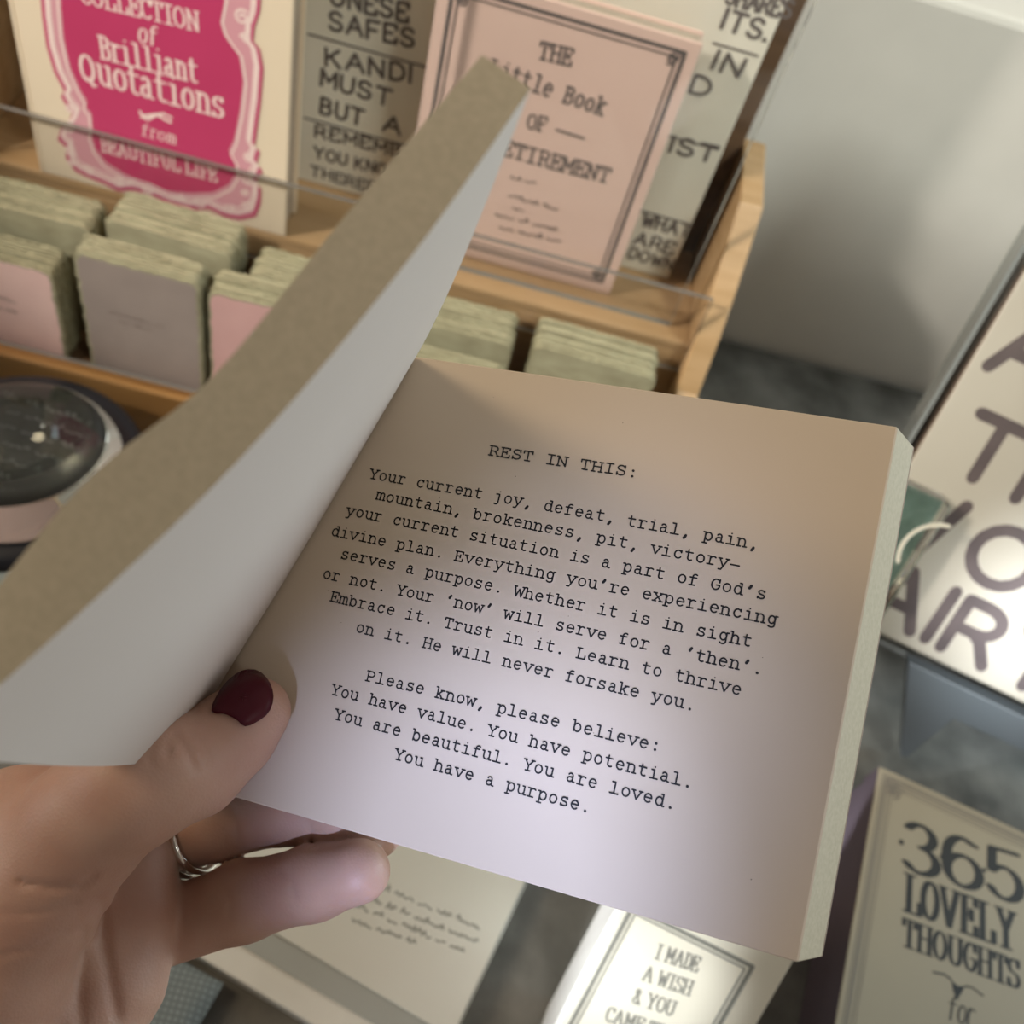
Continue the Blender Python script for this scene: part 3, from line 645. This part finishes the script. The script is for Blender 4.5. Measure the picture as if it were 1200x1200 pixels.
v, f = obox(SP.O, SP.U, SP.V, SP.N, ga - .065, ga - .004, -.005, -.0008, -.012, .02); mesh_obj('ledge', v, f, 'stand_grey', ST, bevel=.0006)

# pale box and round paperweight, far left
pl = flat_item((60, 646), .045, -14)
v, f = obox(pl.O, pl.U, pl.V, pl.N, -.12, -.015, -.02, .055, -.0448, 0); tag(mesh_obj('card_box', v, f, 'pale_card', bevel=.0008), 'pale grey-green flat box at the left edge below the paperweight', 'box')
PZ = .0452; pc = onz((22, 541), PZ + .008); PR = .0545
PW = empty('paperweight', [pc[0], pc[1], PZ], 'round glass dome paperweight on a black base, left edge', 'paperweight')
def lathe(name, prof, cx, cy, m, parent, n=64):
    V = []; Fc = []; k = len(prof)
    for i in range(n):
        a = 2 * math.pi * i / n
        V += [(cx + r * math.cos(a), cy + r * math.sin(a), z + PZ) for r, z in prof]
    for i in range(n):
        for j in range(k - 1):
            Fc.append((i * k + j, ((i + 1) % n) * k + j, ((i + 1) % n) * k + j + 1, i * k + j + 1))
    o = mesh_obj(name, V, Fc, m, parent, smooth=True)
    return o
lathe('base', [(.0001, .0003), (PR - .001, .0003), (PR, .0015), (PR, .005), (PR - .003, .0075), (PR - .008, .008), (.0001, .008)], pc[0], pc[1], 'black_lacquer', PW)
lathe('print_disc', [(.0001, .0082), (PR - .010, .0082), (PR - .010, .0086), (.0001, .0088)], pc[0], pc[1], 'dark_photo', PW)
dr = PR - .010
lathe('glass_dome', [(.0001, .0092), (dr, .0092)] + [(dr * math.cos(t), .0097 + .014 * math.sin(t)) for t in np.linspace(0, math.pi / 2 - .002, 18)], pc[0], pc[1], 'glass', PW)
ink = Ink(); pd = Plane((pc[0], pc[1], PZ + .0089), (1, 0, 0), (0, 1, 0))
for i in range(8):
    y_ = .028 - i * .008; x_ = math.sqrt(max(0, .036 ** 2 - y_ ** 2)); ink.scribble(pd, (-x_, y_), (x_, y_ - .004), .0035, .0004, 60 + i, px=False)
ink.build('lettering', 'photo_print', PW)

# ================================================================== the open book
pTL, pTR, pBR, pBL = np.array([-63.91, -44.44, 253.95]), np.array([79.56, -17.60, 211.23]), np.array([53.97, 85.06, 193.33]), np.array([-89.50, 58.23, 236.05])
pu = (pTR - pTL) / np.linalg.norm(pTR - pTL); pn = np.cross(pTR - pTL, pBL - pTL); pn /= np.linalg.norm(pn)   # pn points away from the eye
def pagedepth(px):
    r = np.array([(px[0] - 600) / F, (px[1] - 600) / F, 1.0]); return (pTL @ pn) / (r @ pn)
def onpage(px, h=0):               # h mm in front of the page along the sight line
    dd = pagedepth(px) - h; return np.array([(px[0] - 600) / F * dd, (px[1] - 600) / F * dd, dd])
def px3(px, dd): return np.array([(px[0] - 600) / F * dd, (px[1] - 600) / F * dd, dd])
OB = empty('open_book', cw(*((pTL + pBR) / 2)), 'small open book of typewritten verse held in the foreground', 'book')
th = 11.0
def slide(P, px):                  # back corner: on the sight line px, th mm behind the page plane
    r = np.array([(px[0] - 600) / F, (px[1] - 600) / F, 1.0]); return r * ((pTL @ pn + th) / (r @ pn))
qTR, qBR = slide(pTR, (1071, 523)), slide(pBR, (963, 1122))
sh = (qTR - (pTR + pn * th) + qBR - (pBR + pn * th)) / 2
qTL, qBL = pTL + pn * th + sh * .2, pBL + pn * th + sh * .2
ns = 1
vs_ = [cw(*p) for p in (pTL, pTR, pBR, pBL, qTL, qTR, qBR, qBL)]
fs_ = [(0, 3, 2, 1), (4, 5, 6, 7), (0, 1, 5, 4), (1, 2, 6, 5), (2, 3, 7, 6), (3, 0, 4, 7)]
RP = mesh_obj('right_pages', vs_, fs_, ['paper_page', 'paper_edge'], OB, fmat=[0, 1, 1, 1, 1, 1], bevel=.0003, seg=1)
cvr = [qTL - pu * 2, qTR + sh * .03, qBR + sh * .03, qBL - pu * 2]
prism('back_cover', [cw(*(p + pn * .1)) for p in cvr], R @ (pn * 1.2e-3), 'cover_stock', OB, .0003)
# print on the right page
PP = Plane(cw(*pTL), R @ (pTR - pTL), R @ (pTL - pBL))
ink = Ink(); rnd = random.Random(11)
tk = dict(nib=.079, jit=.018, rnd=rnd, h=.00012, dot=1.75)
LINES = [('REST IN THIS:', (572, 533), (748, 560)), ('Your current joy, defeat, trial, pain,', (432, 560), (889, 644)),
 ('mountain, brokenness, pit, victory-', (440, 585), (867, 668)), ('your current situation is a part of God’s', (405, 603), (898, 703)),
 ('divine plan. Everything you’re experiencing', (387, 627), (911, 733)), ('serves a purpose. Whether it is in sight', (398, 654), (881, 758)),
 ('or not. Your ‘now’ will serve for a ‘then’.', (377, 677), (894, 791)), ('Embrace it. Trust in it. Learn to thrive', (386, 704), (869, 815)),
 ('on it. He will never forsake you.', (416, 740), (815, 833)), ('Please know, please believe:', (428, 797), (774, 881)),
 ('You have value. You have potential.', (387, 813), (812, 924)), ('You are beautiful. You are loved.', (391, 842), (792, 949)), ('You have a purpose.', (461, 889), (692, 953))]
for tx, a, b in LINES: ink.text(PP, tx, a, b, .00215, **tk)
for _ in range(16):
    a_, b_ = rnd.uniform(.03, .15), rnd.uniform(-.104, -.004); r_s = rnd.uniform(.00008, .00015)
    ink.poly(PP, [(a_ + r_s * math.cos(q), b_ + r_s * rnd.uniform(.5, 1) * math.sin(q)) for q in (0, 1.2, 2.5, 3.8, 5)], .00008)
ink.build('lettering', 'ink', RP)
# the lifted left pages: a thick bowed leaf from the gutter up towards the reader
def lerp(pts, t):
    k = min(int(t * (len(pts) - 1)), len(pts) - 2); a = t * (len(pts) - 1) - k; return np.array(pts[k], float) * (1 - a) + np.array(pts[k + 1], float) * a
def spl(pts, t):                   # Catmull-Rom through equally spaced points
    n = len(pts) - 1; k = min(int(t * n), n - 1); a = t * n - k
    P = [np.array(pts[max(0, min(n, k + i))], float) for i in (-1, 0, 1, 2)]
    return .5 * (2 * P[1] + (P[2] - P[0]) * a + (2 * P[0] - 5 * P[1] + 4 * P[2] - P[3]) * a * a + (3 * P[1] - P[0] - 3 * P[2] + P[3]) * a ** 3)
GUT = [(488, 417), (421, 532), (350, 653), (277, 771), (205, 887)]
FIN = [(622, 104), (480, 303), (297, 521), (105, 708), (-95, 886)]
FOUT = [(565, 64), (415, 240), (250, 440), (95, 570), (-85, 792)]
NT, NS = 33, 14
V = []; grid = []
for i in range(NT):
    tt = i / (NT - 1); g = onpage(spl(GUT, tt), 1.2); dep = 130 - 12 * tt
    fi = px3(spl(FIN, tt), dep); fo = px3(spl(FOUT, tt), dep + 1.5 - 2 * math.sin(math.pi * tt))
    spn = pTL * (1 - tt) + pBL * tt - pn * .5
    bow = np.array([.30, .24, -.92]) * 6.0
    row = [spn, (spn + g) / 2 - pn * .25]
    for k in range(NS):
        s = k / (NS - 1); p = g * (1 - s) + fi * s + bow * math.sin(math.pi * s ** .8) * .6
        row.append(p)
    row += [fi * .66 + fo * .34, fi * .33 + fo * .67]
    back = pTL * (1 - tt) + pBL * tt + pn * (th - 2) - pu * 4
    for k in range(NS):
        s = k / (NS - 1); row.append(fo * (1 - s) + back * s + np.array([.5, .2, 0]) * 2 * math.sin(math.pi * s))
    grid.append(row)
m = len(grid[0]); V = [cw(*p) for row in grid for p in row]; Fc = []; fm = []
for i in range(NT - 1):
    for j in range(m):
        Fc.append((i * m + j, i * m + (j + 1) % m, (i + 1) * m + (j + 1) % m, (i + 1) * m + j)); fm.append(0 if j < NS + 1 else 1)
for i in (0, NT - 1):
    for j in range(m // 2 - 0):
        a, b = j, m - 1 - j
        if j + 1 < m - 1 - (j + 1) + 1 and a + 1 <= b - 1:
            q = (i * m + a, i * m + a + 1, i * m + b - 1, i * m + b) if a + 1 < b - 1 else (i * m + a, i * m + a + 1, i * m + b)
            Fc.append(q if i else q[::-1]); fm.append(1)
LP = mesh_obj('lifted_pages', V, Fc, ['paper_page_left', 'paper_edge_shade' if 'paper_edge_shade' in MATS else 'paper_edge'], OB, fmat=fm)
LP.data.polygons.foreach_set('use_smooth', [k < (NT - 1) * m and (k % m) not in (NS + 1, NS + 4) for k in range(len(Fc))])
bm = bmesh.new(); bm.from_mesh(LP.data); bmesh.ops.recalc_face_normals(bm, faces=bm.faces)
for e in bm.edges:
    if len(e.link_faces) == 2 and e.calc_face_angle(0) > .6: e.smooth = False
bm.to_mesh(LP.data); bm.free()
# front cover behind the lifted pages
Vc = []; rowsn = NS + 1
for i in range(NT):
    row = grid[i][NS + 6:]
    for p in row: Vc.append(cw(*(p + np.array([-.6, -.5, -.1]))))
rn = len(grid[0][NS + 6:]); Fc = [(i * rn + j, i * rn + j + 1, (i + 1) * rn + j + 1, (i + 1) * rn + j) for i in range(NT - 1) for j in range(rn - 1)]
o = mesh_obj('front_cover', Vc, Fc, 'cover_stock', OB, smooth=True)
sd = o.modifiers.new('thick', 'SOLIDIFY'); sd.thickness = .0006; sd.offset = 0

# ================================================================== the hand (one continuous skin from a distance field)
def hp_(px, py, h, r): return (*onpage((px, py), h), r)
thumb = [hp_(301, 833, 8.2, 7.3), hp_(272, 860, 9.5, 8.8), hp_(226, 898, 15, 10.1), hp_(190, 903, 22, 11.0), hp_(152, 924, 25, 12.0), hp_(103, 962, 22, 12.6), hp_(42, 1050, 17, 14), hp_(-8, 1140, 14, 15), hp_(-75, 1260, 8, 20), hp_(-150, 1400, 2, 24)]
palm = [[hp_(-100, 1390, 1, 25), hp_(-420, 1850, 0, 30)], [hp_(105, 966, 15, 12), hp_(30, 985, 14, 15), hp_(-70, 1020, 10, 20)], [hp_(140, 962, -15, 9.2), hp_(152, 1012, -14, 9.4), hp_(156, 1075, -13, 9.8), hp_(128, 1150, -10, 11.5), hp_(50, 1260, -4, 17), hp_(-120, 1420, 0, 24)],
        [hp_(60, 1010, -4, 13), hp_(20, 1110, -2, 16)], [hp_(100, 1075, -8, 13), hp_(60, 1180, -6, 16)], [hp_(118, 950, -12, 10), hp_(60, 980, -2, 13)]]
fingers = [
 [hp_(180, 1092, -24, 9), hp_(285, 1056, -22, 9.0), hp_(368, 1034, -18, 8.2), hp_(420, 1021, -14, 7.2)],
 [hp_(180, 992, -27, 8.6), hp_(255, 966, -25, 8.3), hp_(340, 949, -25, 7.8), hp_(410, 960, -24, 7.2), hp_(440, 974, -23.5, 6.4)],
 [hp_(165, 940, -23, 8.8), hp_(280, 880, -25, 8.5), hp_(385, 852, -25, 8), hp_(470, 850, -24, 6.8)],
 [hp_(150, 908, -24, 8.6), hp_(250, 815, -25, 8.4), hp_(335, 760, -25, 7.9), hp_(405, 725, -24, 6.7)]]
def cone(P, a, b):
    A = np.array(a[:3]); B = np.array(b[:3]); d = B - A; l2 = d @ d
    t = np.clip(((P - A) @ d) / l2, 0, 1); q = P - (A + t[..., None] * d)
    return np.sqrt((q * q).sum(-1)) - (a[3] + (b[3] - a[3]) * t)
def smin(a, b, k):
    h = np.clip(.5 + .5 * (b - a) / k, 0, 1); return b * (1 - h) + a * h - k * h * (1 - h)
def chain(P, c, k=3.0):
    d = None
    for a, b in zip(c, c[1:]):
        e = cone(P, a, b); d = e if d is None else smin(d, e, k)
    return d
def segd(px, py, pts):
    d = np.full(px.shape, 1e9)
    for (ax, ay), (bx, by) in zip(pts, pts[1:]):
        dx, dy = bx - ax, by - ay; t = np.clip(((px - ax) * dx + (py - ay) * dy) / (dx * dx + dy * dy), 0, 1)
        d = np.minimum(d, np.hypot(px - ax - t * dx, py - ay - t * dy))
    return d
GROOVES = [([(199, 864), (196, 874), (198, 884)], 4.6, .6), ([(206, 862), (219, 880), (228, 899)], 4.8, .75), ([(222, 858), (237, 875), (245, 891)], 4.6, .5), ([(176, 872), (174, 886), (178, 897)], 3, .45), ([(188, 864), (180, 876)], 3, .4),
 ([(24, 1034), (61, 1040), (94, 1038), (110, 1026)], 5.0, .9), ([(0, 1070), (50, 1070), (90, 1058)], 3, .5), ([(0, 1120), (40, 1112), (80, 1090)], 3, .5), ([(60, 990), (90, 1012)], 3, .4),
 ([(333, 1020), (343, 1034), (344, 1052)], 3.2, .7), ([(262, 1040), (270, 1060), (268, 1080)], 3, .4), ([(272, 945), (280, 985)], 3, .7), ([(360, 955), (368, 992)], 3, .6), ([(118, 1060), (122, 1110), (136, 1190)], 8, .9), ([(98, 1090), (92, 1150), (96, 1230)], 8, .7)]
def hand_field(P):
    d = None
    for c in palm:
        e = chain(P, c, 6); d = e if d is None else smin(d, e, 7)
    T = chain(P, thumb, 4)
    body = smin(d, T, 4.0)
    out = body
    for fg in fingers: out = np.minimum(out, smin(d, chain(P, fg, 3.2), 1.6))
    out = np.minimum(out, body)
    zz = P[..., 2]; px = P[..., 0] / zz * F + 600; py = P[..., 1] / zz * F + 600
    near = (pagedepth_arr(px, py) - zz) > -28
    for pts, w, dep in GROOVES:
        s = segd(px, py, pts); out = out + dep * np.exp(-(s / w) ** 2) * near
    return out
def pagedepth_arr(px, py):
    return (pTL @ pn) / ((px - 600) / F * pn[0] + (py - 600) / F * pn[1] + pn[2])
def surface_nets(D, lo, h):
    S = D < 0; nx, ny, nz = D.shape
    cnt = np.zeros((nx - 1, ny - 1, nz - 1)); acc = np.zeros((nx - 1, ny - 1, nz - 1, 3))
    offs = [(i, j, k) for i in (0, 1) for j in (0, 1) for k in (0, 1)]
    sl = lambda o: (slice(o[0], nx - 1 + o[0]), slice(o[1], ny - 1 + o[1]), slice(o[2], nz - 1 + o[2]))
    for a in offs:
        for ax in range(3):
            if a[ax]: continue
            b = list(a); b[ax] = 1; b = tuple(b)
            da, db = D[sl(a)], D[sl(b)]; cr = S[sl(a)] != S[sl(b)]
            t = np.where(cr, da / np.where(cr, da - db, 1), 0)
            cnt += cr
            for q in range(3): acc[..., q] += np.where(cr, a[q] + (t if q == ax else 0), 0)
    act = cnt > 0; idx = -np.ones(cnt.shape, int); idx[act] = np.arange(act.sum())
    co = np.argwhere(act) + acc[act] / cnt[act][:, None]
    verts = np.array(lo) + co * h; faces = []
    for ax in range(3):
        o1, o2 = [q for q in range(3) if q != ax]
        sA = [slice(None)] * 3; sB = [slice(None)] * 3; sA[ax] = slice(0, -1); sB[ax] = slice(1, None)
        e = np.argwhere(S[tuple(sA)] != S[tuple(sB)])
        e = e[(e[:, o1] > 0) & (e[:, o2] > 0) & (e[:, o1] < D.shape[o1] - 1) & (e[:, o2] < D.shape[o2] - 1)]
        def cell(d1, d2):
            c = e.copy(); c[:, o1] -= d1; c[:, o2] -= d2; return idx[c[:, 0], c[:, 1], c[:, 2]]
        q = np.stack([cell(1, 1), cell(0, 1), cell(0, 0), cell(1, 0)], 1)
        ins = S[tuple(e.T)]
        flip = ins if ax != 1 else ~ins
        q[~flip] = q[~flip][:, ::-1]; faces.append(q)
    return verts, np.concatenate(faces)
hstep = .8
lo = np.array([-215., 5, 165]); hi = np.array([-12., 235, 285])
ax_ = [np.arange(lo[i], hi[i], hstep) for i in range(3)]
Pg = np.stack(np.meshgrid(*ax_, indexing='ij'), -1)
Dg = np.empty(Pg.shape[:3])
for i in range(0, Pg.shape[0], 20): Dg[i:i + 20] = hand_field(Pg[i:i + 20])
del Pg
Dg[0] = Dg[-1] = 5; Dg[:, 0] = Dg[:, -1] = 5; Dg[:, :, 0] = Dg[:, :, -1] = 5
hv, hf = surface_nets(Dg, lo, hstep); del Dg
hw = EYE + (hv * 1e-3) @ R.T
HD = mesh_obj('hand', hw, hf, 'skin', None, smooth=True)
tag(HD, 'left hand with dark red thumbnail and two silver rings gripping the open book', 'hand')
bm = bmesh.new(); bm.from_mesh(HD.data); bmesh.ops.recalc_face_normals(bm, faces=bm.faces); bmesh.ops.smooth_vert(bm, verts=bm.verts, factor=.5, use_axis_x=True, use_axis_y=True, use_axis_z=True)
bm.to_mesh(HD.data); bm.free()
bpy.context.view_layer.update()
# nails: patches that follow the fingertip
def march(px, h0, off):
    r = np.array([(px[0] - 600) / F, (px[1] - 600) / F, 1.0])
    t = pagedepth(px) - np.linspace(h0 + 4, 3, 240); dd = chain(r[None] * t[:, None], thumb, 4) - off
    hit = np.nonzero(dd < 0)[0]
    return r * t[hit[0] if len(hit) else int(np.argmin(dd))]
def nail(outline, cpx, h0, label):
    V = []; Fc = []; n = len(outline); RN = 5
    cpx = np.array(cpx, float)
    for k in range(RN + 1):
        s = k / RN
        for q in outline:
            p = cpx + (np.array(q, float) - cpx) * s; off = .75 * (1 - .55 * s ** 3)
            V.append(cw(*march(p, h0, off)))
    for k in range(RN):
        for i in range(n): Fc.append((k * n + i, k * n + (i + 1) % n, (k + 1) * n + (i + 1) % n, (k + 1) * n + i))
    o = mesh_obj('nail', V, Fc, 'nail_polish', HD, smooth=True)
    sd = o.modifiers.new('thick', 'SOLIDIFY'); sd.thickness = .0011; sd.offset = 0
    o['label'] = label
def closed(pts, n=28): 
    P = pts + [pts[0]]; m = len(pts); out = []
    for i in range(n):
        t = i / n * m; k = int(t); a = t - k; Q = [np.array(pts[(k + d) % m], float) for d in (-1, 0, 1, 2)]
        out.append(.5 * (2 * Q[1] + (Q[2] - Q[0]) * a + (2 * Q[0] - 5 * Q[1] + 4 * Q[2] - Q[3]) * a * a + (3 * Q[1] - Q[0] - 3 * Q[2] + Q[3]) * a ** 3))
    return out
nail(closed([(249, 834), (256, 816), (268, 800), (284, 788), (301, 788), (314, 800), (319, 817), (314, 834), (301, 845), (287, 851), (277, 843), (262, 836)]), (286, 818), 22, 'dark red polished thumbnail')
# two rings on the ring finger
fa = np.array(fingers[1][0][:3]); fb = np.array(fingers[1][1][:3]); fd = (fb - fa) / np.linalg.norm(fb - fa)
def torus(name, c, axis, R0, r0, parent, gems=False):
    axis = axis / np.linalg.norm(axis); e1 = np.cross(axis, [0, 0, 1.0]); e1 /= np.linalg.norm(e1); e2 = np.cross(axis, e1)
    V = []; Fc = []; n, k = 48, 10
    for i in range(n):
        a = 2 * math.pi * i / n; ro = e1 * math.cos(a) + e2 * math.sin(a)
        for j in range(k):
            b = 2 * math.pi * j / k; V.append(cw(*(c + ro * (R0 + r0 * .7 * math.cos(b)) + axis * r0 * math.sin(b))))
    for i in range(n):
        for j in range(k): Fc.append((i * k + j, ((i + 1) % n) * k + j, ((i + 1) % n) * k + (j + 1) % k, i * k + (j + 1) % k))
    return mesh_obj(name, V, Fc, 'silver', parent, smooth=True)
def on_axis(x):
    k = (x - 185) / (255 - 185.0); return fa + (fb - fa) * k
torus('ring', on_axis(217), fd, 9.6, 1.1, HD); torus('ring', on_axis(231), fd, 9.6, 1.15, HD)
